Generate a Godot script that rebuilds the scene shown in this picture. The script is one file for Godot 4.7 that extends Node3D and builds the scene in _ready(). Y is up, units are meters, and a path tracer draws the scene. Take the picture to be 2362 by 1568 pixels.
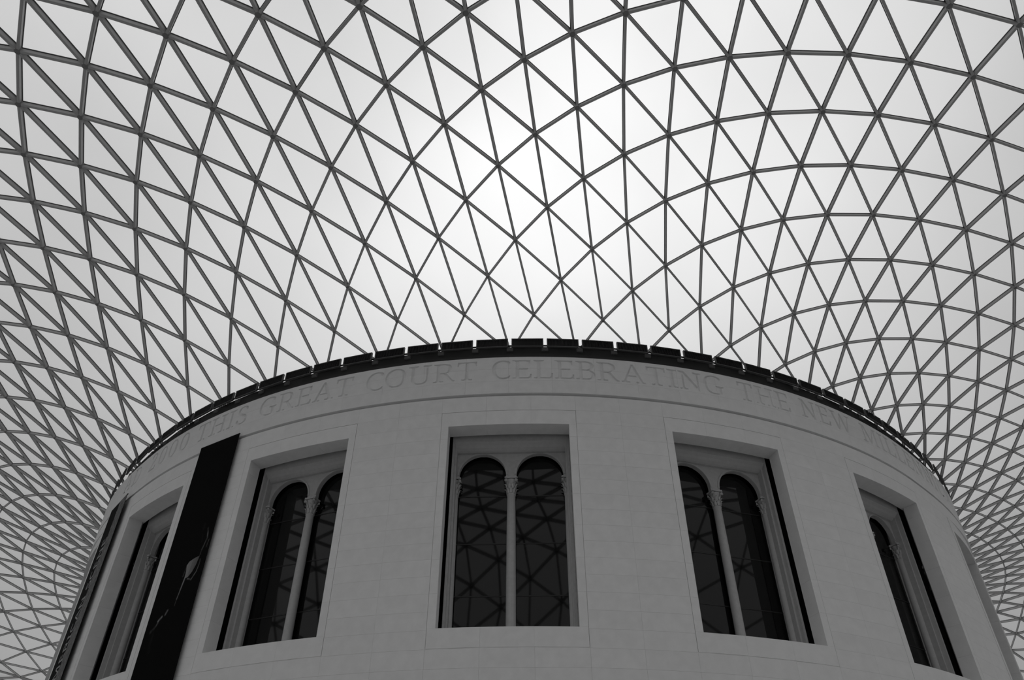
extends Node3D
# A drum-shaped reading room of pale stone standing in a glass-roofed court, seen from the court floor.
# Places are given as azimuth (degrees round the drum's axis, 0 towards the camera, positive to the right), radius and height.

const TAU_N := 114              # columns of the roof lattice round the drum
const ROWS := 24                # rows of the lattice from the drum to the court's edge
const SPAN := 20.0              # rows over which the roof's harmonics are written
const DTH := 3.1578947          # degrees between lattice columns
const T0 := -1.3339             # azimuth of lattice column 0
const WIN0 := -1.40486          # azimuth of the middle window
const BAY := 19.12877           # degrees from window to window
const LOUVRE0 := 0.28378        # azimuth of the louvre left of the middle
const LOUVRE_STEP := 3.23544
const STONE := 3.825754         # degrees taken by one stone
const RW := 22.245              # face of the stone cladding
const COURSE := 0.509
const FRAME_TOP := 15.807
const ROOF_R := 21.7
const ROOF_Z := 19.0

var M := {}
var bar_mesh: ArrayMesh
var eye := Vector3(0, 1.6, 43.043)
var eye_right := Vector3(0.999818, 0.00251, -0.01893)
var eye_up := Vector3(0.010133, 0.770511, 0.637347)
var eye_fwd := Vector3(-0.016186, 0.637423, -0.770344)

# harmonics of the roof plan: radius and azimuth of the lattice columns as smooth functions of row and column
var RC := PackedFloat64Array([25.338, -4.784, -4.334, 2.331, -4.515, 0.638, -0.643, 1.367, -0.549, 0.101, 0.554, -0.51, -0.048, -7.747, 7.812, 5.541, 5.464, 2.896, -0.354, -1.603, -3.378, 1.602, -0.143, -0.84, 2.339, -0.258, -3.617, -6.871, -4.27, -3.4, 1.273, -0.715, 1.262, 0.226, 0.604, 0.492, -0.545, -1.222, 0.945, 8.03, 1.592, 0.304, 0.017, -3.341, -0.757, 0.041, -0.154, -0.41, 0.916, -0.903, -0.826, 1.252])
var AC := PackedFloat64Array([0.0769, -0.16047, -0.05326, -0.22719, -0.23376, -0.02561, -0.02269, -0.05338, -0.02217, 0.05551, -0.00058, -0.01416, 0.02771, -0.00972, 0.36666, -0.3887, 0.22794, 0.43623, -0.01151, 0.27301, 0.10038, 0.09447, -0.07126, -0.15123, 0.00786, -0.05968, -0.21201, -0.32444, 0.16003, -0.05795, -0.11006, -0.02484, -0.29775, -0.03441, -0.12177, 0.02451, 0.11024, 0.02547, 0.03727, 0.16598, 0.09747, 0.24914, -0.00066, -0.07303, 0.07101, 0.04337, 0.00975, -0.01755, -0.01972, 0.01977, -0.02038, 0.01917])


func _ready() -> void:
	# ---- camera, sky, exposure
	var cam := Camera3D.new()
	cam.name = "camera"
	cam.fov = 48.3046
	cam.near = 0.1
	cam.far = 400.0
	add_child(cam)
	cam.transform = Transform3D(Basis(eye_right.normalized(), eye_up.normalized(), -eye_fwd.normalized()).orthonormalized(), eye)
	cam.current = true
	var we := WorldEnvironment.new()
	we.name = "overcast_sky"
	var env := Environment.new()
	env.background_mode = Environment.BG_SKY
	var sky := Sky.new()
	var pano := PanoramaSkyMaterial.new()
	pano.panorama = ImageTexture.create_from_image(sky_image())
	sky.sky_material = pano
	env.sky = sky
	env.ambient_light_source = Environment.AMBIENT_SOURCE_SKY
	env.tonemap_mode = Environment.TONE_MAPPER_LINEAR
	env.tonemap_exposure = 1.0
	env.sdfgi_enabled = true
	env.ssao_enabled = true
	env.ssil_enabled = true
	we.environment = env
	add_child(we)

	make_materials()
	build_court()
	build_drum()
	build_frieze()
	build_windows()
	build_parapet()
	build_roof()
	build_banners()


# ------------------------------------------------------------------ materials
func grey(v: float) -> Color:
	return Color(v, v, v)


func mat(called: String, v: float, rough := 0.9, spec := 0.5) -> StandardMaterial3D:
	var m := StandardMaterial3D.new()
	m.resource_name = called
	m.albedo_color = grey(v)
	m.roughness = rough
	m.metallic_specular = spec
	M[called] = m
	return m


func noise_tex(seed_: int, freq: float, lo: float, hi: float, size := 512) -> NoiseTexture2D:
	var n := FastNoiseLite.new()
	n.seed = seed_
	n.frequency = freq
	n.fractal_octaves = 5
	var t := NoiseTexture2D.new()
	t.width = size
	t.height = size
	t.seamless = true
	t.noise = n
	var g := Gradient.new()
	g.set_color(0, grey(lo))
	g.set_color(1, grey(hi))
	t.color_ramp = g
	return t


func make_materials() -> void:
	var st := noise_tex(5, 0.012, 0.96, 1.0)
	var fine := noise_tex(9, 0.05, 0.4, 0.6)
	for i in 4:
		var m := mat("stone_%d" % i, [0.92, 0.925, 0.922, 0.915][i], 0.92, 0.3)
		m.albedo_texture = st
		m.uv1_triplanar = true
		m.uv1_world_triplanar = true
		m.uv1_scale = Vector3.ONE * (0.33 + 0.02 * i)
		m.uv1_offset = Vector3(0.37 * i, 0.21 * i, 0.13 * i)
		m.heightmap_enabled = false
	var cut := mat("old_stone", 0.75, 0.92, 0.3)
	cut.albedo_texture = noise_tex(31, 0.02, 0.93, 1.0)
	cut.uv1_triplanar = true
	cut.uv1_world_triplanar = true
	cut.uv1_scale = Vector3.ONE * 0.5
	mat("backing", 0.92)
	mat("soot", 0.10)
	mat("void", 0.03)
	mat("fascia", 0.17, 0.6)
	mat("louvre", 0.09, 0.6)
	mat("louvre_frame", 0.3, 0.5)
	mat("pad", 0.42, 0.6)
	mat("steel", 0.70, 0.5, 0.4)
	mat("hub", 0.5, 0.55, 0.4)
	mat("gasket", 0.34, 0.7, 0.3)
	mat("glazing_bar", 0.1, 0.5)
	mat("floor", 0.76, 0.55)
	M["floor"].albedo_texture = noise_tex(12, 0.02, 0.9, 1.0)
	M["floor"].uv1_triplanar = true
	M["floor"].uv1_world_triplanar = true
	mat("court_wall", 0.82)
	mat("lettering", 0.62)
	mat("rod", 0.3, 0.4)
	var g := mat("roof_glass", 0.93, 0.05, 0.5)
	g.transparency = BaseMaterial3D.TRANSPARENCY_ALPHA
	g.albedo_color.a = 0.08
	# panes backed by black blinds: what they show is what they mirror
	mat("window_glass", 0.02, 0.03, 0.44)


func sky_image() -> Image:
	var w := 512
	var h := 256
	var im := Image.create(w, h, false, Image.FORMAT_RGBF)
	var n := FastNoiseLite.new()
	n.seed = 77
	n.frequency = 1.6
	n.fractal_octaves = 5
	var glow := Vector3(0.083, 0.752, -0.654).normalized()
	for y in h:
		var el := (0.5 - (y + 0.5) / h) * PI
		for x in w:
			var a := (x + 0.5) / w * TAU
			var d := Vector3(sin(a) * cos(el), sin(el), -cos(a) * cos(el))
			var up := maxf(d.y, 0.0)
			var l := (0.22 + 0.50 * up) * (1.0 - 0.13 * d.x)
			var ang := acos(clampf(d.dot(glow), -1.0, 1.0))
			l += 0.30 * exp(-pow(ang / 0.30, 2.0)) + 0.20 * exp(-pow(ang / 0.55, 2.0))
			l *= 1.0 + 0.17 * n.get_noise_3d(d.x * 1.3, d.y * 1.3, d.z * 1.3)
			im.set_pixel(x, y, grey(l))
	return im


# ------------------------------------------------------------------ helpers
# the drum is not quite round: it swells a little towards its flanks
func swell(az: float) -> float:
	return 0.27 * smoothstep(44.0, 62.0, absf(wrapf(az, -180.0, 180.0))) 


func pos(az: float, r: float, z: float) -> Vector3:
	var a := deg_to_rad(az)
	r += swell(az)
	return Vector3(r * sin(a), z, r * cos(a))


func put(called: String, mesh: Mesh, m: Material, parent: Node, at := Transform3D.IDENTITY) -> MeshInstance3D:
	var o := MeshInstance3D.new()
	o.name = called
	o.mesh = mesh
	if m:
		o.material_override = m
	o.transform = at
	parent.add_child(o, true)
	return o


func group_node(called: String, parent: Node, at := Transform3D.IDENTITY) -> Node3D:
	var o := Node3D.new()
	o.name = called
	o.transform = at
	parent.add_child(o, true)
	return o


func structure(called: String, label: String, at := Transform3D.IDENTITY) -> Node3D:
	var o := group_node(called, self, at)
	o.set_meta("kind", "structure")
	o.set_meta("label", label)
	o.set_meta("category", called.split("_")[0])
	return o


func tri(st: SurfaceTool, a: Vector3, b: Vector3, c: Vector3) -> void:
	st.add_vertex(a)
	st.add_vertex(b)
	st.add_vertex(c)


func quad(st: SurfaceTool, a: Vector3, b: Vector3, c: Vector3, d: Vector3) -> void:
	tri(st, a, b, c)
	tri(st, a, c, d)


func begin() -> SurfaceTool:
	var st := SurfaceTool.new()
	st.begin(Mesh.PRIMITIVE_TRIANGLES)
	st.set_smooth_group(-1)
	return st


func finish(st: SurfaceTool) -> ArrayMesh:
	st.index()
	st.generate_normals()
	return st.commit()


# a box between two corners; faces wind clockwise seen from outside
func add_box(st: SurfaceTool, a: Vector3, b: Vector3) -> void:
	var p := [Vector3(a.x, a.y, a.z), Vector3(b.x, a.y, a.z), Vector3(b.x, b.y, a.z), Vector3(a.x, b.y, a.z), Vector3(a.x, a.y, b.z), Vector3(b.x, a.y, b.z), Vector3(b.x, b.y, b.z), Vector3(a.x, b.y, b.z)]
	for f in [[0, 1, 2, 3], [5, 4, 7, 6], [4, 0, 3, 7], [1, 5, 6, 2], [3, 2, 6, 7], [4, 5, 1, 0]]:
		quad(st, p[f[0]], p[f[1]], p[f[2]], p[f[3]])


func box(a: Vector3, b: Vector3) -> ArrayMesh:
	var st := begin()
	add_box(st, a, b)
	return finish(st)


# a polygon in x and y, counter-clockwise, given depth from z0 (back) to z1 (front)
func extruded(poly: PackedVector2Array, z0: float, z1: float) -> ArrayMesh:
	var st := begin()
	if Geometry2D.is_polygon_clockwise(poly):
		poly.reverse()
	var t := Geometry2D.triangulate_polygon(poly)
	for i in range(0, t.size(), 3):
		var a := poly[t[i]]
		var b := poly[t[i + 1]]
		var c := poly[t[i + 2]]
		if (b - a).cross(c - a) < 0.0:
			var s := b
			b = c
			c = s
		tri(st, Vector3(a.x, a.y, z1), Vector3(c.x, c.y, z1), Vector3(b.x, b.y, z1))
		tri(st, Vector3(a.x, a.y, z0), Vector3(b.x, b.y, z0), Vector3(c.x, c.y, z0))
	for i in poly.size():
		var p := poly[i]
		var q := poly[(i + 1) % poly.size()]
		quad(st, Vector3(p.x, p.y, z0), Vector3(p.x, p.y, z1), Vector3(q.x, q.y, z1), Vector3(q.x, q.y, z0))
	return finish(st)


# a plan polygon (x across, y outwards, counter-clockwise) raised from height y0 to y1
func raised(poly: PackedVector2Array, y0: float, y1: float) -> ArrayMesh:
	var m := extruded(poly, y0, y1)
	var st := SurfaceTool.new()
	st.begin(Mesh.PRIMITIVE_TRIANGLES)
	st.append_from(m, 0, Transform3D(Basis(Vector3(1, 0, 0), Vector3(0, 0, 1), Vector3(0, 1, 0)), Vector3.ZERO))
	var am := st.commit()
	# the swap of axes mirrors the mesh: turn the faces over
	var arr := am.surface_get_arrays(0)
	var ix: PackedInt32Array = arr[Mesh.ARRAY_INDEX]
	for i in range(0, ix.size(), 3):
		var s := ix[i + 1]
		ix[i + 1] = ix[i + 2]
		ix[i + 2] = s
	arr[Mesh.ARRAY_INDEX] = ix
	var out := ArrayMesh.new()
	out.add_surface_from_arrays(Mesh.PRIMITIVE_TRIANGLES, arr)
	return out


# part of a ring: azimuths a0 to a1, radii r0 to r1, heights z0 to z1
func ring_into(st: SurfaceTool, a0: float, a1: float, r0: float, r1: float, z0: float, z1: float, segs: int, closed := false) -> void:
	for i in segs:
		var a := lerpf(a0, a1, float(i) / segs)
		var b := lerpf(a0, a1, float(i + 1) / segs)
		quad(st, pos(a, r1, z0), pos(a, r1, z1), pos(b, r1, z1), pos(b, r1, z0))
		quad(st, pos(b, r0, z0), pos(b, r0, z1), pos(a, r0, z1), pos(a, r0, z0))
		quad(st, pos(a, r1, z1), pos(a, r0, z1), pos(b, r0, z1), pos(b, r1, z1))
		quad(st, pos(a, r0, z0), pos(a, r1, z0), pos(b, r1, z0), pos(b, r0, z0))
	if not closed:
		quad(st, pos(a0, r0, z0), pos(a0, r0, z1), pos(a0, r1, z1), pos(a0, r1, z0))
		quad(st, pos(a1, r1, z0), pos(a1, r1, z1), pos(a1, r0, z1), pos(a1, r0, z0))


func ring(a0: float, a1: float, r0: float, r1: float, z0: float, z1: float, segs: int, closed := false) -> ArrayMesh:
	var st := begin()
	ring_into(st, a0, a1, r0, r1, z0, z1, segs, closed)
	return finish(st)


func turn(az: float) -> Transform3D:
	var a := deg_to_rad(az)
	return Transform3D(Basis(Vector3.UP, a), Vector3(sin(a), 0, cos(a)) * swell(az))


# a profile of (radius, height) spun round the y axis
func lathe_into(st: SurfaceTool, prof: PackedVector2Array, n: int, c := Vector3.ZERO, a0 := 0.0, a1 := TAU) -> void:
	for i in n:
		var a := lerpf(a0, a1, float(i) / n)
		var b := lerpf(a0, a1, float(i + 1) / n)
		for j in prof.size() - 1:
			var p := prof[j]
			var q := prof[j + 1]
			var v0 := c + Vector3(p.x * sin(a), p.y, p.x * cos(a))
			var v1 := c + Vector3(q.x * sin(a), q.y, q.x * cos(a))
			var v2 := c + Vector3(q.x * sin(b), q.y, q.x * cos(b))
			var v3 := c + Vector3(p.x * sin(b), p.y, p.x * cos(b))
			quad(st, v0, v1, v2, v3)


func lathe(prof: PackedVector2Array, n: int) -> ArrayMesh:
	var st := SurfaceTool.new()
	st.begin(Mesh.PRIMITIVE_TRIANGLES)
	st.set_smooth_group(0)
	lathe_into(st, prof, n)
	return finish(st)


# ------------------------------------------------------------------ the court round the drum
func build_court() -> void:
	var f := structure("floor", "pale stone floor of the covered court")
	put("floor_slab", box(Vector3(-70, -0.4, -70), Vector3(70, 0, 70)), M["floor"], f)
	var at := Transform3D(Basis(Vector3.UP, deg_to_rad(-15.0)), Vector3.ZERO)
	var walls := [["wall_east", Vector3(38.9, 0, -48.4), Vector3(39.7, 15.6, 52.0)], ["wall_west", Vector3(-42.7, 0, -48.4), Vector3(-41.9, 15.6, 52.0)], ["wall_north", Vector3(-41.9, 0, -48.4), Vector3(38.9, 15.6, -47.6)], ["wall_south", Vector3(-41.9, 0, 51.2), Vector3(38.9, 15.6, 52.0)]]
	for w in walls:
		var o := structure(w[0], "stone facade on the %s side of the court" % String(w[0]).split("_")[1], at)
		put("facade", box(w[1], w[2]), M["court_wall"], o)


# ------------------------------------------------------------------ the drum's masonry
func in_view(p: Vector3, margin := 0.0) -> bool:
	var d := p - eye
	var z := d.dot(eye_fwd)
	if z <= 0.1:
		return false
	return absf(d.dot(eye_right) / z) < 0.6755 + margin and absf(d.dot(eye_up) / z) < 0.4484 + margin


func build_drum() -> void:
	var w := structure("wall_round", "round drum wall of pale limestone blocks under the glass roof")
	var r0 := 21.61
	var rc := 22.236
	# backing masonry behind the facing stones
	put("backing_wall", ring(0, 360, r0, rc, 0.0, 8.2, 114, true), M["backing"], w)
	put("backing_wall", ring(0, 360, r0, rc, FRAME_TOP, 16.385, 114, true), M["backing"], w)
	put("backing_wall", ring(0, 360, r0, 22.04, 16.385, 16.5, 114, true), M["backing"], w)
	put("backing_wall", ring(0, 360, r0, 22.195, 16.5, 18.04, 114, true), M["backing"], w)
	put("pointing", ring(0, 360, 22.19, 22.238, 16.503, 17.08, 114, true), M["backing"], w)
	for n in range(-4, 4):
		var c := WIN0 + (n + 0.5) * BAY
		put("backing_wall", ring(c - 3.84, c + 3.84, r0, rc, 8.2, FRAME_TOP, 8), M["backing"], w)
	put("backing_wall", ring(WIN0 + 4 * BAY + 5.72, WIN0 - 4 * BAY - 5.72 + 360.0, r0, rc, 8.2, FRAME_TOP, 64), M["backing"], w)
	# the hollow moulding under the frieze
	var mould := begin()
	for i in 114:
		var a := i * 360.0 / 114
		var b := (i + 1) * 360.0 / 114
		for e in [[Vector2(RW, 16.5), Vector2(22.12, 16.495)], [Vector2(22.12, 16.495), Vector2(22.05, 16.48)], [Vector2(22.05, 16.48), Vector2(22.045, 16.385)]]:
			quad(mould, pos(a, e[1].x, e[1].y), pos(a, e[0].x, e[0].y), pos(b, e[0].x, e[0].y), pos(b, e[1].x, e[1].y))
	put("moulding", finish(mould), M["stone_0"], w)
	# the old brick wall behind the cladding, and the lid over it
	for n in range(-4, 4):
		var c := WIN0 + (n + 0.5) * BAY
		put("old_brick_wall", ring(c - 3.86, c + 3.86, 20.4, 20.7, 8.0, 16.2, 8), M["soot"], w)
	put("drum_roof", lathe(PackedVector2Array([Vector2(21.5, 18.2), Vector2(21.5, 18.5), Vector2(0.01, 18.5)]), 96), M["soot"], w)
	put("inner_parapet", ring(0, 360, 21.5, 21.6, 17.6, 18.55, 114, true), M["soot"], w)
	# facing stones
	var h := STONE * 0.5 - 0.004
	var g := 0.0015
	var low := ring(-h, h, 22.2, RW, g, COURSE - g, 4)
	var high := ring(-h, h, 22.2, RW, g, 16.385 - FRAME_TOP, 4)
	var rest := begin()
	var rng := RandomNumberGenerator.new()
	rng.seed = 41
	for i in 94:
		var az := WIN0 + (i - 47) * STONE
		var slot := posmod(i - 47, 5)       # 0 over the middle of a window, 2 and 3 on the pier
		var seen := absf(az) < 60.0
		for c in range(-1, 19):
			var z := FRAME_TOP if c < 0 else FRAME_TOP - (c + 1) * COURSE
			var beside := c >= 0 and c < 15
			if beside and absf(az) < 86.0 and slot in [0, 1, 4]:
				continue
			var m := high if c < 0 else low
			if absf(az) > 41.0:
				m = ring(az - h, az + h, 22.2, RW, z + g, (16.385 if c < 0 else z + COURSE - g), 4)
			var at := turn(az).translated(Vector3(0, z, 0)) if absf(az) <= 41.0 else Transform3D.IDENTITY
			if seen and in_view(pos(az, RW, z + 0.25), 0.03):
				put("stone_block", m, M["stone_%d" % rng.randi_range(0, 3)], w, at)
			else:
				rest.append_from(m, 0, at)
	var o := put("stone_block", rest.commit(), M["stone_0"], w)
	o.set_meta("kind", "stuff")


# ------------------------------------------------------------------ the inscription
func letter_loops(ch: String, font: Font, px: int) -> Array:
	var tm := TextMesh.new()
	tm.text = ch
	tm.font = font
	tm.font_size = px
	tm.pixel_size = 0.01
	tm.curve_step = 2.0
	tm.depth = 0.1
	tm.horizontal_alignment = HORIZONTAL_ALIGNMENT_LEFT
	tm.vertical_alignment = VERTICAL_ALIGNMENT_BOTTOM
	var arr := tm.get_mesh_arrays() if tm.has_method("get_mesh_arrays") else tm.surface_get_arrays(0)
	var v: PackedVector3Array = arr[Mesh.ARRAY_VERTEX]
	var ix: PackedInt32Array = arr[Mesh.ARRAY_INDEX]
	var edges := {}
	var pts := {}
	for i in range(0, ix.size(), 3):
		var a := v[ix[i]]
		var b := v[ix[i + 1]]
		var c := v[ix[i + 2]]
		if a.z < 0.049 or b.z < 0.049 or c.z < 0.049:
			continue
		var q := [a, b, c]
		for e in 3:
			var p: Vector3 = q[e]
			var r: Vector3 = q[(e + 1) % 3]
			var kp := Vector2i(roundi(p.x * 20000), roundi(p.y * 20000))
			var kr := Vector2i(roundi(r.x * 20000), roundi(r.y * 20000))
			pts[kp] = Vector2(p.x, p.y)
			pts[kr] = Vector2(r.x, r.y)
			if edges.has([kr, kp]):
				edges.erase([kr, kp])
			else:
				edges[[kp, kr]] = true
	var nxt := {}
	for e in edges:
		nxt[e[0]] = e[1]
	var loops := []
	while not nxt.is_empty():
		var first: Vector2i = nxt.keys()[0]
		var at := first
		var loop := PackedVector2Array()
		while nxt.has(at):
			loop.append(pts[at])
			var to: Vector2i = nxt[at]
			nxt.erase(at)
			at = to
		if loop.size() > 2:
			loops.append(loop)
	return loops


func build_frieze() -> void:
	var w := get_node("wall_round")
	var font := SystemFont.new()
	font.font_names = PackedStringArray(["Droid Serif"])
	var px := 64
	var shapes := {}
	var cap := 1.0
	# words with the azimuths where they begin and end
	var words := [["AD", -50.6, -46.3], ["2000", -43.9, -36.3], ["THIS", -34.9, -27.7], ["GREAT", -26.15, -15.9], ["COURT", -14.55, -4.25], ["CELEBRATING", -2.9, 18.5], ["THE", 20.0, 25.7], ["NEW", 27.05, 33.9], ["MILLENNIUM", 35.45, 56.6], ["IS", 58.4, 60.6]]
	var letters := []     # {az, ch}
	for wd in words:
		var text: String = wd[0]
		for ch in text:
			if not shapes.has(ch):
				shapes[ch] = letter_loops(ch, font, px)
		var lo := []
		var hi := []
		var total := 0.0
		for ch in text:
			var a := 1e9
			var b := -1e9
			for l in shapes[ch]:
				for p in l:
					a = minf(a, p.x)
					b = maxf(b, p.x)
			lo.append(a)
			hi.append(b)
			total += b - a
		if cap == 1.0:
			var y0 := 1e9
			var y1 := -1e9
			for l in shapes["D"]:
				for p in l:
					y0 = minf(y0, p.y)
					y1 = maxf(y1, p.y)
			cap = 0.795 / (y1 - y0)
		var span: float = deg_to_rad(wd[2] - wd[1]) * RW
		var kx := 1.12 * cap
		if total * kx > 0.93 * span:
			kx = 0.93 * span / total
		var gap: float = (span - total * kx) / maxf(1.0, text.length() - 1)
		var x := 0.0
		for i in text.length():
			var wide: float = (hi[i] - lo[i]) * kx
			letters.append({"az": wd[1] + rad_to_deg((x + wide * 0.5) / RW), "ch": text[i], "mid": (hi[i] + lo[i]) * 0.5, "kx": kx, "half": rad_to_deg(wide * 0.5 / RW)})
			x += wide + gap
	var base := 1e9
	for l in shapes["D"]:
		for p in l:
			base = minf(base, p.y)
	var h := STONE * 0.5 - 0.004
	var plain := begin()
	var zs := [16.50, 17.02, 17.53, 18.04]
	var rng := RandomNumberGenerator.new()
	rng.seed = 8
	for i in 94:
		var az := WIN0 + 0.5 * STONE + (i - 47) * STONE
		for c in 3:
			var m := ring(az - h, az + h, 22.19, RW, zs[c] + 0.0015, zs[c + 1] - 0.0015, 4)
			var at := Transform3D.IDENTITY
			if absf(az) > 62.0:
				plain.append_from(m, 0, at)
				continue
			var ms: Material = M["stone_%d" % rng.randi_range(0, 3)]
			var cuts := []
			for l in letters:
				if c > 0 and absf(l.az - az) < h + l.half:
					cuts.append(l)
			if cuts.is_empty():
				put("frieze_stone", m, ms, w, at)
				continue
			var root := CSGMesh3D.new()
			root.name = "frieze_stone"
			root.mesh = m
			root.transform = at
			root.material = ms
			w.add_child(root, true)
			for l in cuts:
				var cut := CSGCombiner3D.new()
				cut.name = "carved_letter"
				cut.operation = CSGShape3D.OPERATION_SUBTRACTION
				root.add_child(cut, true)
				cut.transform = turn(l.az) * Transform3D(Basis.IDENTITY, Vector3(0, 17.10, RW + 0.012))
				var layers := []
				for step in 3:
					var layer := CSGCombiner3D.new()
					layer.name = "carved_layer"
					cut.add_child(layer, true)
					layers.append(layer)
				var order := []
				for k in shapes[l.ch].size():
					var holes := 0
					for k2 in shapes[l.ch].size():
						if k2 != k and Geometry2D.is_point_in_polygon(shapes[l.ch][k][0], shapes[l.ch][k2]):
							holes += 1
					order.append([holes % 2, k])
				order.sort()
				for pair in order:
					var k: int = pair[1]
					var loop: PackedVector2Array = shapes[l.ch][k]
					var inside := 0
					for k2 in shapes[l.ch].size():
						if k2 != k and Geometry2D.is_point_in_polygon(loop[0], shapes[l.ch][k2]):
							inside += 1
					var pg := PackedVector2Array()
					for p in loop:
						pg.append(Vector2((p.x - l.mid) * l.kx, (p.y - base) * cap))
					for step in 3:
						var d := 0.0 if step == 0 else 0.013 * step
						var hole := inside % 2 == 1
						var shrunk := [pg] if step == 0 else Geometry2D.offset_polygon(pg, d if hole else -d)
						for ring2d in shrunk:
							if ring2d.size() < 3 or Geometry2D.triangulate_polygon(ring2d).is_empty():
								continue
							var s := CSGPolygon3D.new()
							s.name = "carved_outline"
							s.polygon = ring2d
							s.depth = 0.012 + 0.0145 * (step + 1)
							s.material = ms
							s.operation = CSGShape3D.OPERATION_SUBTRACTION if hole else CSGShape3D.OPERATION_UNION
							layers[step].add_child(s, true)
	var o := put("frieze_stone", plain.commit(), M["stone_1"], w)
	o.set_meta("kind", "stuff")


# ------------------------------------------------------------------ windows
func build_windows() -> void:
	var xo := RW * sin(deg_to_rad(5.0918))
	var z_top := 15.263
	var z_sill := 8.728
	var r_in := 21.61
	# stones of the surround, shared by all windows
	var lintel := []
	for i in 3:
		lintel.append(ring(-5.705 + i * 3.8033 + 0.004, -5.705 + (i + 1) * 3.8033 - 0.004, r_in, RW, z_top, 15.793, 6))
	var sill := []
	for i in 3:
		sill.append(ring(-5.705 + i * 3.8033 + 0.004, -5.705 + (i + 1) * 3.8033 - 0.004, 20.9, RW, 8.192, z_sill, 6))
	var mortar := begin()
	ring_into(mortar, -5.6, 5.6, r_in + 0.01, RW - 0.007, z_top + 0.006, 15.785, 6)
	ring_into(mortar, -5.6, 5.6, 20.95, RW - 0.007, 8.2, z_sill - 0.006, 6)
	var mortar_mesh := finish(mortar)
	var jamb_poly := PackedVector2Array([Vector2(xo, r_in)])
	for i in 4:
		var a := deg_to_rad(5.705)
		if i == 0:
			jamb_poly.append(Vector2(r_in * sin(a), r_in * cos(a)))
		a = deg_to_rad(lerpf(5.705, 5.0918, i / 3.0))
		jamb_poly.append(Vector2(RW * sin(a), RW * cos(a)))
	var joints := [z_sill, 9.70, 10.705, 11.73, 12.755, 13.77, 14.787, z_top]
	var jambs := []
	for s in [1.0, -1.0]:
		var pg := PackedVector2Array()
		for p in jamb_poly:
			pg.append(Vector2(p.x * s, p.y))
		for j in joints.size() - 1:
			jambs.append(raised(pg, joints[j] + 0.0015, joints[j + 1] - 0.0015))
	# old facade: border, arched screen, mouldings
	var border := begin()
	for s in [-1.0, 1.0]:
		add_box(border, Vector3(minf(s * 1.86, s * 1.935), 8.3, 20.72), Vector3(maxf(s * 1.86, s * 1.935), 16.0, 21.4))
		add_box(border, Vector3(minf(s * 1.80, s * 1.86), 8.3, 20.72), Vector3(maxf(s * 1.80, s * 1.86), 15.0, 21.24))
	# head with a hollow slope down to the arches
	var head := PackedVector2Array([Vector2(20.8, 16.0), Vector2(20.8, 14.89), Vector2(21.1, 14.89), Vector2(21.16, 14.92), Vector2(21.24, 14.98), Vector2(21.3, 15.05), Vector2(21.36, 15.10), Vector2(21.4, 15.135), Vector2(21.4, 16.0)])
	for i in head.size():
		var p := head[i]
		var q := head[(i + 1) % head.size()]
		quad(border, Vector3(-1.86, p.y, p.x), Vector3(-1.86, q.y, q.x), Vector3(1.86, q.y, q.x), Vector3(1.86, p.y, p.x))
	var border_mesh := finish(border)
	var pl := PackedVector2Array([Vector2(-1.86, 13.98), Vector2(-1.86, 15.1), Vector2(1.86, 15.1), Vector2(1.86, 13.98), Vector2(1.717, 13.98)])
	for i in 25:
		var a := PI * i / 24.0
		pl.append(Vector2(0.945 + 0.772 * cos(a), 14.10 + 0.772 * sin(a)))
	pl.append(Vector2(0.173, 13.98))
	pl.append(Vector2(-0.173, 13.98))
	for i in 25:
		var a := PI * i / 24.0
		pl.append(Vector2(-0.945 + 0.772 * cos(a), 14.10 + 0.772 * sin(a)))
	pl.append(Vector2(-1.717, 13.98))
	var screen := extruded(pl, 20.84, 21.0)
	var arch := PackedVector2Array()
	for i in 25:
		var a := PI * i / 24.0
		arch.append(Vector2(0.776 * cos(a), 0.776 * sin(a)))
	for i in 25:
		var a := PI * (24 - i) / 24.0
		arch.append(Vector2(0.835 * cos(a), 0.835 * sin(a)))
	var archivolt := extruded(arch, 20.99, 21.02)
	var jamb_strip := begin()
	for s in [-1.0, 1.0]:
		add_box(jamb_strip, Vector3(minf(s * 1.76, s * 1.88), 8.3, 20.72), Vector3(maxf(s * 1.76, s * 1.88), 13.98, 20.86))
	var strip_mesh := finish(jamb_strip)
	var shaft := lathe(PackedVector2Array([Vector2(0.2, 8.3), Vector2(0.2, 8.42), Vector2(0.16, 8.46), Vector2(0.185, 8.52), Vector2(0.15, 8.6), Vector2(0.149, 10.2), Vector2(0.143, 12.0), Vector2(0.134, 13.36), Vector2(0.15, 13.375), Vector2(0.15, 13.4), Vector2(0.135, 13.415)]), 20)
	var capitals := {0.0: make_capital(0.0), -1.86: make_capital(-1.0), 1.86: make_capital(1.0)}
	var heights := [8.35, 10.13, 11.79, 13.43, 15.1]
	var panes := []
	for j in 4:
		for s in [-1, 1]:
			panes.append(box(Vector3(-1.86 if s < 0 else 0.02, heights[j] + 0.016, 20.735), Vector3(-0.02 if s < 0 else 1.86, heights[j + 1] - 0.016, 20.747)))
	var back := box(Vector3(-1.93, 8.0, 20.6), Vector3(1.93, 16.1, 20.7))
	var names := {-3: "almost edge-on at the drum's left side, behind the far banner", -2: "between the two hanging banners", -1: "left of the middle window, right of the near banner", 0: "facing the court in the middle of the drum", 1: "right of the middle window", 2: "second to the right of the middle window, only one arch in sight", 3: "almost edge-on at the drum's right side", -4: "round the drum's left side", 4: "round the drum's right side"}
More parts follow.
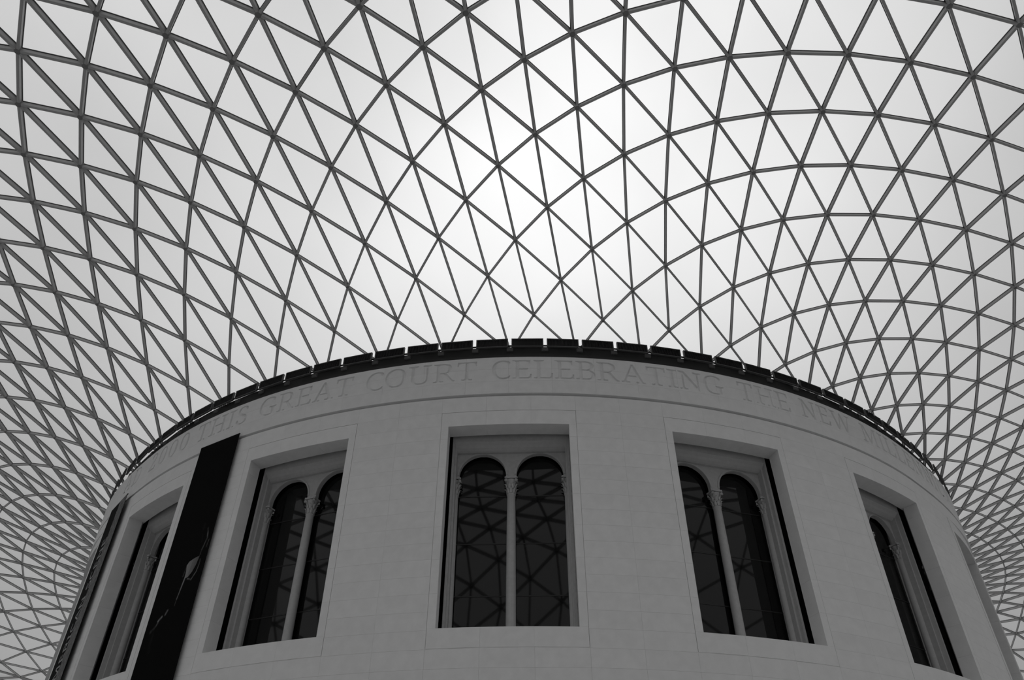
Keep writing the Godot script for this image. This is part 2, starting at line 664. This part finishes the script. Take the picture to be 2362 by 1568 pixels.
	for n in range(-4, 5):
		var az := WIN0 + n * BAY
		var w := structure("window_%d" % (n + 5), "twin-arched stone window in a deep square recess, %s" % names[n], seat_window(az, n))
		for i in 3:
			put("lintel_stone", lintel[i], M["stone_%d" % ((i + n + 4) % 4)], w)
			put("sill_stone", sill[i], M["stone_%d" % ((i + n + 6) % 4)], w)
		put("pointing", mortar_mesh, M["backing"], w)
		for i in jambs.size():
			put("jamb_stone", jambs[i], M["stone_%d" % ((i * 3 + n + 8) % 4)], w)
		var old := Transform3D(Basis.IDENTITY, Vector3(0.04 if n == 0 else 0.0, 0, 0))
		put("stone_border", border_mesh, M["old_stone"], w, old)
		put("arched_screen", screen, M["old_stone"], w, old)
		put("jamb_strip", strip_mesh, M["old_stone"], w, old)
		for s in [-1.0, 1.0]:
			put("archivolt", archivolt, M["old_stone"], w, old * Transform3D(Basis.IDENTITY, Vector3(0.945 * s, 14.10, 0)))
		for x in [0.0, -1.86, 1.86]:
			var c := group_node("colonnette", w, old * Transform3D(Basis.IDENTITY, Vector3(x, 0, 20.9)))
			put("shaft", shaft, M["old_stone"], c)
			put("capital", capitals[x], M["old_stone"], c)
		for p in panes:
			put("glass_pane", p, M["window_glass"], w, old)
		for j in range(1, 4):
			put("glazing_bar", box(Vector3(-1.86, heights[j] - 0.016, 20.72), Vector3(1.86, heights[j] + 0.016, 20.76)), M["glazing_bar"], w, old)
		put("glazing_bar", box(Vector3(-0.02, 8.35, 20.72), Vector3(0.02, 15.1, 20.755)), M["glazing_bar"], w, old)
		put("dark_backing", back, M["void"], w)


# the outer windows turn a little to follow the swelling wall
func seat_window(az: float, n: int) -> Transform3D:
	if absi(n) != 3:
		return turn(az)
	var t := Transform3D(Basis(Vector3.UP, deg_to_rad(-1.76 * signf(n))), Vector3.ZERO)
	return turn(az) * Transform3D(Basis.IDENTITY, Vector3(0, 0, RW - 0.045)) * t * Transform3D(Basis.IDENTITY, Vector3(0, 0, -RW))


# a leafy capital: bell, two tiers of curling leaves, corner volutes, hollow-sided abacus; its foot at 13.41
func make_capital(cut: float) -> ArrayMesh:
	var st := begin()
	lathe_into(st, PackedVector2Array([Vector2(0.13, 13.40), Vector2(0.125, 13.5), Vector2(0.13, 13.7), Vector2(0.15, 13.82), Vector2(0.19, 13.9), Vector2(0.0, 13.9)]), 16)
	for tier in 2:
		var z0 := 13.42 + 0.15 * tier
		for i in 8:
			var a := TAU * (i + 0.5 * tier) / 8.0
			var rows := []
			for k in 6:
				var t := k / 5.0
				var r := 0.135 + 0.015 * tier + 0.012 * t + 0.075 * pow(t, 3.0)
				var z := z0 + 0.24 * t - 0.07 * pow(t, 5.0)
				var half := 0.05 * (0.75 + 0.6 * t * (1.0 - t) * 2.0) * (1.0 - 0.55 * pow(t, 4.0))
				rows.append([r, z, half])
			for k in 5:
				var q := []
				for e in [[rows[k], -1.0], [rows[k + 1], -1.0], [rows[k + 1], 1.0], [rows[k], 1.0]]:
					var rr: Array = e[0]
					var rim := Vector3(rr[0], rr[1], rr[2] * e[1])
					q.append([Vector3(rim.x * sin(a) + rim.z * cos(a), rim.y, rim.x * cos(a) - rim.z * sin(a)), Vector3((rim.x + 0.022) * sin(a), rim.y, (rim.x + 0.022) * cos(a))])
				# a ridge down the middle gives each leaf two slanting halves
				quad(st, q[0][0], q[1][0], q[1][1], q[0][1])
				quad(st, q[0][1], q[1][1], q[2][0], q[3][0])
				quad(st, q[3][0], q[2][0], q[1][0], q[0][0])
	for i in 4:
		var a := TAU * (i + 0.5) / 4.0
		var out := Vector3(sin(a), 0, cos(a))
		var side := Vector3(cos(a), 0, -sin(a))
		# volute: a short drum on its side with a stalk
		var c := out * 0.235 + Vector3(0, 13.86, 0)
		for k in 10:
			var b0 := TAU * k / 10.0
			var b1 := TAU * (k + 1) / 10.0
			var p0 := c + (out * cos(b0) + Vector3.UP * sin(b0)) * 0.045
			var p1 := c + (out * cos(b1) + Vector3.UP * sin(b1)) * 0.045
			quad(st, p0 - side * 0.03, p1 - side * 0.03, p1 + side * 0.03, p0 + side * 0.03)
			tri(st, c - side * 0.03, p1 - side * 0.03, p0 - side * 0.03)
			tri(st, c + side * 0.03, p0 + side * 0.03, p1 + side * 0.03)
		var s0 := out * 0.14 + Vector3(0, 13.66, 0)
		var s1 := out * 0.2 + Vector3(0, 13.84, 0)
		quad(st, s0 - side * 0.02, s1 - side * 0.02, s1 + side * 0.02, s0 + side * 0.02)
		quad(st, s0 - side * 0.02 - out * 0.03, s1 - side * 0.02 - out * 0.03, s1 - side * 0.02, s0 - side * 0.02)
		quad(st, s0 + side * 0.02, s1 + side * 0.02, s1 + side * 0.02 - out * 0.03, s0 + side * 0.02 - out * 0.03)
	# abacus with hollow sides
	var pg := PackedVector2Array()
	for i in 4:
		var a := TAU * (i + 0.5) / 4.0
		for t in [-0.12, 0.12]:
			pg.append(Vector2(sin(a + t), cos(a + t)) * 0.27)
		for k in range(1, 6):
			var b := a + 0.12 + (PI / 2.0 - 0.24) * k / 6.0
			pg.append(Vector2(sin(b), cos(b)) * (0.19 + 0.06 * pow(absf(k / 3.0 - 1.0), 2.0)))
	var top := raised(pg, 13.925, 13.98).surface_get_arrays(0)
	for i in top[Mesh.ARRAY_INDEX]:
		st.add_vertex(top[Mesh.ARRAY_VERTEX][i])
	if cut == 0.0:
		return finish(st)
	# engaged in the jamb: only the half that stands free
	var all: PackedVector3Array = st.commit_to_arrays()[Mesh.ARRAY_VERTEX]
	var half := begin()
	for i in range(0, all.size(), 3):
		var free := true
		for j in 3:
			free = free and all[i + j].x * cut < 0.06
		if free:
			tri(half, all[i], all[i + 1], all[i + 2])
	return finish(half)


# ------------------------------------------------------------------ the dark parapet with its louvres
func build_parapet() -> void:
	var t := structure("trim_1", "dark steel parapet ring with louvred vents on top of the stone drum")
	put("fascia_ring", ring(0, 360, 21.75, 22.07, 18.045, 18.33, 114, true), M["fascia"], t)
	put("fascia_ring", ring(0, 360, 21.75, 22.035, 18.33, 18.63, 114, true), M["fascia"], t)
	put("fascia_lip", ring(0, 360, 21.8, 22.045, 18.63, 18.655, 114, true), M["louvre_frame"], t)
	var hw := 22.26 * tan(deg_to_rad(1.456))
	var st := begin()
	for b in [[Vector3(-hw, 18.5, 22.185), Vector3(hw, 18.53, 22.26)], [Vector3(-hw, 18.833, 22.185), Vector3(hw, 18.863, 22.26)], [Vector3(-hw, 18.53, 22.185), Vector3(-hw + 0.03, 18.833, 22.26)], [Vector3(hw - 0.03, 18.53, 22.185), Vector3(hw, 18.833, 22.26)]]:
		add_box(st, b[0], b[1])
	var frame := finish(st)
	st = begin()
	for i in 25:
		var x := -hw + 0.03 + (2.0 * hw - 0.06) * (i + 0.5) / 25.0
		add_box(st, Vector3(x - 0.008, 18.53, 22.2), Vector3(x + 0.008, 18.833, 22.252))
	var slats := finish(st)
	var back := box(Vector3(-hw + 0.025, 18.525, 22.188), Vector3(hw - 0.025, 18.838, 22.198))
	var pad := raised(PackedVector2Array([Vector2(-0.14, 21.95), Vector2(0.14, 21.95), Vector2(0.1, 22.09), Vector2(-0.1, 22.09)]), 18.46, 18.60)
	var lug := box(Vector3(-0.09, 18.55, 22.18), Vector3(0.09, 18.6, 22.22))
	for i in range(-20, 21):
		var az := LOUVRE0 + i * LOUVRE_STEP
		var l := group_node("louvre_vent", t, turn(az))
		put("vent_frame", frame, M["louvre_frame"], l)
		var s := put("slats", slats, M["louvre"], l)
		s.set_meta("kind", "stuff")
		put("back_panel", back, M["louvre"], l)
		var gap := az - LOUVRE_STEP * 0.5
		put("bearing_pad", pad, M["pad"], t, turn(gap))
		put("mounting_lug", lug, M["louvre"], t, turn(gap))
		# struts from the bearings up to the ring of the roof
		if posmod(i, 2) == 0:
			var a := pos(gap, 22.0, 18.62)
			var b := lattice(float(i), 0.0)
			put("roof_strut", bar_mesh_get(), null, t, bar_at(a, b, (b - Vector3(0, b.y, 0)).normalized(), 0.7))


# ------------------------------------------------------------------ the roof
func court_height(x: float, y: float) -> float:
	# height of a smooth shell over a rectangle with a round hole: a level change plus two humps
	var a := 22.245
	var b := 36.625
	var c := 46.025
	var d := 51.125
	var r := maxf(sqrt(x * x + y * y), 0.001)
	var th := atan2(y, x)
	var psi := (1 - x / b) * (1 + x / b) * (1 - y / c) * (1 + y / d)
	var eta := psi / ((1 - a * x / (r * b)) * (1 + a * x / (r * b)) * (1 - a * y / (r * c)) * (1 + a * y / (r * d)))
	var z := 1.245 * eta + 19.71
	var al := (r / a - 1) * psi
	var cc := 0.5 * (1 + cos(2 * th))
	var ss := 0.5 * (1 - cos(2 * th))
	var nn := 0.5 * (ss + sin(th))
	var so := 0.5 * (ss - sin(th))
	z += al * (0.5 * ((35 + 10 * psi) * cc + 24 * nn + (7.5 + 12 * psi) * so - 1.6) - 10 * cc + 10 * nn * nn * (1 - 3 * al) + 2.5 * so * so * (r / a - 1) * (r / a - 1))
	var corners := 0.0
	for p in [[b - x, c - y], [b - x, d + y], [b + x, c - y], [b + x, d + y]]:
		var u := maxf(p[0], 0.001)
		var v := maxf(p[1], 0.001)
		corners += sqrt(u * u + v * v) / (u * v)
	var ex := exp(-14 * (1 - x / b)) + exp(-14 * (1 + x / b))
	var ey := exp(-14 * (1 - y / c)) + exp(-14 * (1 + y / d))
	z += (1 - a / r) / corners * (0.5 * (3.5 * cc + 3 * ss + 0.3 * sin(th)) + 1.05 * ex * ey)
	return z


func court_edge(az: float) -> float:
	var t := az + deg_to_rad(-75.0)
	var y := sin(t)
	return minf(36.6 / maxf(absf(cos(t)), 1e-6), (46.0 if y > 0 else 51.1) / maxf(absf(y), 1e-6))


func roof_edge(az: float) -> float:
	var t := az + deg_to_rad(-75.0)
	var y := sin(t)
	return minf((38.8 if cos(t) > 0 else 41.8) / maxf(absf(cos(t)), 1e-6), (47.5 if y > 0 else 51.1) / maxf(absf(y), 1e-6))


func shell(r: float, az: float) -> Vector3:
	var rr := minf(r, court_edge(az))
	var t := az + deg_to_rad(-75.0)
	var z := ROOF_Z - 0.6 * (1.0 - cos(az)) + 0.9 * (court_height(rr * cos(t), rr * sin(t)) - 20.955)
	return Vector3(r * sin(az), z, r * cos(az))


func plan(k: float, j: float) -> Vector2:
	var th := deg_to_rad(T0 + k * DTH)
	var s := j / SPAN
	var r := ROOF_R
	var a := th
	var p := 1.0
	for n in 4:
		p *= s
		var at := n * 13
		r += RC[at] * p
		a += AC[at] * p
		for m in range(1, 7):
			var c := cos(m * th) * p
			var q := sin(m * th) * p
			r += RC[at + 2 * m - 1] * c + RC[at + 2 * m] * q
			a += AC[at + 2 * m - 1] * c + AC[at + 2 * m] * q
	return Vector2(r, a)


func lattice(k: float, j: float) -> Vector3:
	var p := plan(k, j)
	if j > 18.0:
		# the last rows run straight on and close up to the court's edge
		var q := plan(k, 16.0)
		var e := plan(k, 18.0)
		var w := pow((j - 18.0) / 6.0, 2.0)
		p = e + (e - q) * 0.5 * (j - 18.0)
		p.y = lerpf(p.y, e.y, w)
		p.x = lerpf(p.x, roof_edge(p.y), w)
	return shell(p.x, p.y)


func shell_normal(p: Vector3) -> Vector3:
	var e := 0.05
	var h := []
	for d in [Vector3(e, 0, 0), Vector3(-e, 0, 0), Vector3(0, 0, e), Vector3(0, 0, -e)]:
		var q: Vector3 = p + d
		h.append(shell(Vector2(q.x, q.z).length(), atan2(q.x, q.z)).y)
	var n := Vector3(-(h[0] - h[1]) / (2 * e), 1.0, -(h[2] - h[3]) / (2 * e))
	if n.length() > 4.0:
		n = Vector3.UP
	return n.normalized()


# one metre of box-section steel with softened edges, along z, with a dark glazing seat on its back
func bar_mesh_get() -> ArrayMesh:
	if bar_mesh == null:
		var w := 0.026
		var d := 0.05
		var c := 0.01
		var pg := PackedVector2Array([Vector2(-w + c, -d), Vector2(w - c, -d), Vector2(w, -d + c), Vector2(w, d), Vector2(-w, d), Vector2(-w, -d + c)])
		bar_mesh = extruded(pg, 0.0, 1.0)
		var seat := box(Vector3(-0.037, d, 0), Vector3(0.037, d + 0.02, 1))
		bar_mesh.add_surface_from_arrays(Mesh.PRIMITIVE_TRIANGLES, seat.surface_get_arrays(0))
		bar_mesh.surface_set_material(0, M["steel"])
		bar_mesh.surface_set_material(1, M["gasket"])
	return bar_mesh


func bar_at(a: Vector3, b: Vector3, n: Vector3, thick := 1.0) -> Transform3D:
	var z := b - a
	var x := n.cross(z).normalized()
	var y := z.cross(x).normalized()
	return Transform3D(Basis(x * thick, y * thick, z), a)


# members grow heavier where the roof spans farther from the drum
func gauge(p: Vector3) -> float:
	var r := Vector2(p.x, p.z).length()
	var c := cos(atan2(p.x, p.z) + deg_to_rad(-75.0))
	return lerpf(1.0, 1.75, clampf((r - 24.0) / 10.0, 0.0, 1.0) * (1.0 - c * c))


func behind_drum(p: Vector3) -> bool:
	var d := p - eye
	var dx := Vector2(d.x, d.z)
	var o := Vector2(eye.x, eye.z)
	var a := dx.dot(dx)
	var b := 2.0 * o.dot(dx)
	var c := o.dot(o) - 22.3 * 22.3
	var q := b * b - 4 * a * c
	if q <= 0:
		return false
	var t := (-b - sqrt(q)) / (2 * a)
	return t > 0 and t < 1 and eye.y + d.y * t < 18.86


func build_roof() -> void:
	var c := structure("ceiling", "undulating glazed roof of triangular panes on a steel lattice")
	var P := {}
	var Nn := {}
	for k in range(-57, 57):
		for j in ROWS + 1:
			if posmod(k + j, 2) == 0:
				var p := lattice(k, j)
				P[Vector2i(k, j)] = p
				Nn[Vector2i(k, j)] = shell_normal(p)
	var wrap_k := func(k: int) -> int: return posmod(k + 57, TAU_N) - 57
	var bars := []
	var panes := []
	for key in P:
		var k: int = key.x
		var j: int = key.y
		var right := Vector2i(wrap_k.call(k + 1), j + 1)
		var left := Vector2i(wrap_k.call(k - 1), j + 1)
		var up := Vector2i(k, j + 2)
		var over := Vector2i(wrap_k.call(k + 2), j)
		for e in [right, left, up]:
			if P.has(e):
				bars.append([key, e])
		if j == 0 or j == ROWS:
			bars.append([key, over])
		if P.has(up):
			panes.append([key, right, up])
			panes.append([key, left, up])
		if j == 0:
			panes.append([key, over, right])
		if j == ROWS:
			panes.append([key, over, Vector2i(wrap_k.call(k + 1), j - 1)])
	# the largest in sight become parts of their own, the rest is joined
	var size_of := func(keys: Array) -> float:
		var mid := Vector3.ZERO
		for q in keys:
			mid += P[q]
		mid /= keys.size()
		if not in_view(mid, 0.03) or behind_drum(mid):
			return 0.0
		var s := []
		for q in keys:
			var d: Vector3 = P[q] - eye
			var z := maxf(d.dot(eye_fwd), 0.5)
			s.append(Vector2(d.dot(eye_right), d.dot(eye_up)) / z)
		if s.size() == 2:
			return s[0].distance_to(s[1])
		if s.size() == 1:
			return 1.0 / mid.distance_to(eye)
		return absf((s[1] - s[0]).cross(s[2] - s[0]))
	var split := func(list: Array) -> Array:
		var scored := []
		for i in list.size():
			scored.append([size_of.call(list[i]), i])
		scored.sort_custom(func(a: Array, b: Array) -> bool: return a[0] > b[0] or (a[0] == b[0] and a[1] < b[1]))
		var big := []
		var small := []
		for i in scored.size():
			(big if i < 300 and scored[i][0] > 0.0 else small).append(list[scored[i][1]])
		return [big, small]
	# bars
	var bm := bar_mesh_get()
	var bar_tf := func(e: Array) -> Transform3D: return bar_at(P[e[0]], P[e[1]], (Nn[e[0]] + Nn[e[1]]).normalized(), gauge(0.5 * (P[e[0]] + P[e[1]])))
	var two: Array = split.call(bars)
	for e in two[0]:
		put("steel_bar", bm, null, c, bar_tf.call(e))
	var joined := ArrayMesh.new()
	var st: SurfaceTool
	for f in 2:
		st = SurfaceTool.new()
		st.begin(Mesh.PRIMITIVE_TRIANGLES)
		for e in two[1]:
			st.append_from(bm, f, bar_tf.call(e))
		st.commit(joined)
		joined.surface_set_material(f, M["steel"] if f == 0 else M["gasket"])
	put("steel_bar", joined, null, c).set_meta("kind", "stuff")
	# hubs where six bars meet
	var hub := lathe(PackedVector2Array([Vector2(0.0, -0.056), Vector2(0.05, -0.056), Vector2(0.062, -0.042), Vector2(0.062, 0.052), Vector2(0.0, 0.052)]), 12)
	var hubs := []
	for key in P:
		hubs.append([key])
	var hub_tf := func(e: Array) -> Transform3D:
		var n: Vector3 = Nn[e[0]]
		var x := n.cross(Vector3.BACK).normalized()
		return Transform3D(Basis(x, n, x.cross(n)) * Basis.from_scale(Vector3.ONE * gauge(P[e[0]])), P[e[0]])
	two = split.call(hubs)
	for e in two[0]:
		put("node_hub", hub, M["hub"], c, hub_tf.call(e))
	st = SurfaceTool.new()
	st.begin(Mesh.PRIMITIVE_TRIANGLES)
	for e in two[1]:
		st.append_from(hub, 0, hub_tf.call(e))
	put("node_hub", st.commit(), M["hub"], c).set_meta("kind", "stuff")
	# panes
	var pane_into := func(s: SurfaceTool, e: Array) -> void:
		var v := []
		for q in e:
			v.append(P[q] + Nn[q] * (0.052 * gauge(P[q]) + 0.022))
		var n: Vector3 = (v[1] - v[0]).cross(v[2] - v[0])
		if n.y < 0:
			var sw = v[1]
			v[1] = v[2]
			v[2] = sw
			n = -n
		n = n.normalized()
		var mid: Vector3 = (v[0] + v[1] + v[2]) / 3.0
		var lo := []
		var hi := []
		for q in v:
			var p: Vector3 = q + (mid - q).normalized() * 0.02
			lo.append(p)
			hi.append(p + n * 0.025)
		tri(s, lo[0], lo[1], lo[2])
		for i in 3:
			var i2 := (i + 1) % 3
			quad(s, lo[i], hi[i], hi[i2], lo[i2])
	two = split.call(panes)
	for e in two[0]:
		var s := begin()
		pane_into.call(s, e)
		put("glass_pane", finish(s), M["roof_glass"], c)
	st = begin()
	for e in two[1]:
		pane_into.call(st, e)
	put("glass_pane", finish(st), M["roof_glass"], c).set_meta("kind", "stuff")


# ------------------------------------------------------------------ banners
func build_banners() -> void:
	var hw := 1.02
	var z0 := 3.0
	var z1 := 16.62
	# near banner: black, with a dim printed figure
	var im := Image.create(256, 1024, false, Image.FORMAT_RGB8)
	var n := FastNoiseLite.new()
	n.seed = 3
	n.frequency = 0.03
	# the print: brush strokes (from, to, width, tone) and one bright patch of drapery, in metres on the cloth
	var strokes := [[0.72, 13.15, 0.74, 13.0, 0.10, 0.10], [0.85, 12.95, 0.90, 12.58, 0.035, 0.40], [0.90, 12.58, 0.84, 12.2, 0.04, 0.34], [0.84, 12.2, 0.83, 12.02, 0.03, 0.26], [0.95, 12.5, 0.93, 12.25, 0.03, 0.28], [0.76, 12.75, 0.78, 12.5, 0.03, 0.10], [0.87, 11.85, 0.872, 11.67, 0.03, 0.42], [0.872, 11.67, 0.85, 11.445, 0.028, 0.52], [0.85, 11.445, 0.774, 11.205, 0.03, 0.5], [0.774, 11.205, 0.68, 11.27, 0.035, 0.45], [0.57, 11.72, 0.55, 11.4, 0.03, 0.3], [0.612, 11.3, 0.58, 10.94, 0.045, 0.5], [0.58, 10.94, 0.556, 10.65, 0.035, 0.52], [0.556, 10.65, 0.55, 10.44, 0.022, 0.36], [0.41, 10.34, 0.38, 10.22, 0.05, 0.52], [0.31, 10.17, 0.25, 10.05, 0.05, 0.5], [0.26, 10.0, 0.19, 9.82, 0.05, 0.34], [0.19, 9.82, 0.15, 9.75, 0.07, 0.22], [0.2, 9.65, 0.23, 9.1, 0.10, 0.10], [0.34, 9.4, 0.34, 8.8, 0.12, 0.04]]
	var patch := PackedVector2Array([Vector2(0.83, 11.99), Vector2(0.71, 11.95), Vector2(0.61, 11.88), Vector2(0.567, 11.765), Vector2(0.594, 11.555), Vector2(0.6, 11.3), Vector2(0.68, 11.33), Vector2(0.75, 11.48), Vector2(0.80, 11.7)])
	for i in patch.size():
		patch[i].x *= 2.0 * hw
	for y in 1024:
		var z := lerpf(z1, z0, (y + 0.5) / 1024.0)
		for x in 256:
			var p := Vector2((x + 0.5) / 256.0 * 2.0 * hw, z)
			var v := 0.03
			if z > 8.3 and z < 13.5:
				var grain := 0.8 + 0.7 * n.get_noise_2d(x * 2.2 + y * 0.5, y * 0.35)
				for s in strokes:
					var a := Vector2(s[0] * 2.0 * hw, s[1])
					var b := Vector2(s[2] * 2.0 * hw, s[3])
					var d: float = p.distance_to(Geometry2D.get_closest_point_to_segment(p, a, b)) / s[4]
					if d < 2.2:
						v = maxf(v, s[5] * exp(-pow(d, 2.5)) * grain)
				if Geometry2D.is_point_in_polygon(p, patch):
					v = maxf(v, (0.58 - 0.2 * (p.x / (2.0 * hw) - 0.55) / 0.25) * (0.85 + 0.4 * grain * 0.4))
			im.set_pixel(x, y, grey(clampf(v, 0.0, 1.0)))
	var cloth := StandardMaterial3D.new()
	cloth.resource_name = "banner_print"
	cloth.albedo_texture = ImageTexture.create_from_image(im)
	cloth.roughness = 0.85
	cloth.metallic_specular = 0.2
	banner(-30.3, 22.33, 16.57, "tall black hanging banner with a dim printed figure, nearer the middle window", cloth, hw, z0, false)
	# far banner: black on its left, mottled grey on its right, lettering running up
	var im2 := Image.create(256, 1024, false, Image.FORMAT_RGB8)
	for y in 1024:
		for x in 256:
			var u := (x + 0.5) / 256.0
			var edge := 0.54 + 0.05 * n.get_noise_2d(y * 0.8, 7.0)
			var v := 0.04
			if u > edge:
				v = 0.44 + 0.2 * n.get_noise_2d(x * 3.0, y * 1.5) + 0.14 * n.get_noise_2d(x * 9.0, y * 5.0)
			im2.set_pixel(x, y, grey(clampf(v, 0.0, 1.0)))
	var cloth2 := cloth.duplicate() as StandardMaterial3D
	cloth2.albedo_texture = ImageTexture.create_from_image(im2)
	banner(-49.3, 22.34, 16.54, "tall black and grey hanging banner lettered AMERICAN SCENE, farther round the drum's left side", cloth2, hw, z0, true)


func banner(az: float, dist: float, z1: float, label: String, m: Material, hw: float, z0: float, lettered: bool) -> void:
	var b := group_node("banner", self, turn(az) * Transform3D(Basis.IDENTITY, Vector3(0, z0, dist)))
	b.set_meta("label", label)
	b.set_meta("category", "banner")
	var st := begin()
	var h := z1 - z0
	# front with texture coordinates, then back and edges
	for v in [[-hw, 0.0, 0.0, 1.0], [-hw, h, 0.0, 0.0], [hw, h, 1.0, 0.0], [-hw, 0.0, 0.0, 1.0], [hw, h, 1.0, 0.0], [hw, 0.0, 1.0, 1.0]]:
		st.set_uv(Vector2(v[2], v[3]))
		st.add_vertex(Vector3(v[0], v[1], 0.012))
	st.set_uv(Vector2(0.02, 0.02))
	quad(st, Vector3(hw, 0, 0), Vector3(hw, h, 0), Vector3(-hw, h, 0), Vector3(-hw, 0, 0))
	quad(st, Vector3(-hw, 0, 0), Vector3(-hw, h, 0), Vector3(-hw, h, 0.012), Vector3(-hw, 0, 0.012))
	quad(st, Vector3(hw, 0, 0.012), Vector3(hw, h, 0.012), Vector3(hw, h, 0), Vector3(hw, 0, 0))
	quad(st, Vector3(-hw, h, 0.012), Vector3(-hw, h, 0), Vector3(hw, h, 0), Vector3(hw, h, 0.012))
	quad(st, Vector3(-hw, 0, 0), Vector3(-hw, 0, 0.012), Vector3(hw, 0, 0.012), Vector3(hw, 0, 0))
	put("cloth", finish(st), m, b)
	for y in [0.03, h - 0.02]:
		var rod := CylinderMesh.new()
		rod.top_radius = 0.018
		rod.bottom_radius = 0.018
		rod.height = hw * 2.0
		rod.radial_segments = 10
		put("hem_rod", rod, M["rod"], b, Transform3D(Basis(Vector3.BACK, PI / 2.0), Vector3(0, y, -0.012)))
	for x in [-0.45, 0.45]:
		var tie := box(Vector3(x - 0.015, h - 0.06, sqrt(RW * RW - 0.21) - dist + (0.035 if lettered else 0.003)), Vector3(x + 0.015, h - 0.03, -0.005))
		put("fixing_bracket", tie, M["rod"], b)
	if lettered:
		var tm := TextMesh.new()
		tm.text = "AMERICAN SCENE"
		var f := SystemFont.new()
		f.font_names = PackedStringArray(["Droid Sans"])
		tm.font = f
		tm.font_size = 64
		tm.pixel_size = 0.0105
		tm.depth = 0.004
		tm.horizontal_alignment = HORIZONTAL_ALIGNMENT_LEFT
		var bb := tm.get_aabb()
		var k := 6.0 / bb.size.x
		put("lettering", tm, M["lettering"], b, Transform3D(Basis(Vector3.BACK, PI / 2.0) * Basis.from_scale(Vector3(k, 1.0, 1.0)), Vector3(0.08 + bb.position.y, 8.97 - z0 - bb.position.x * k, 0.0145)))
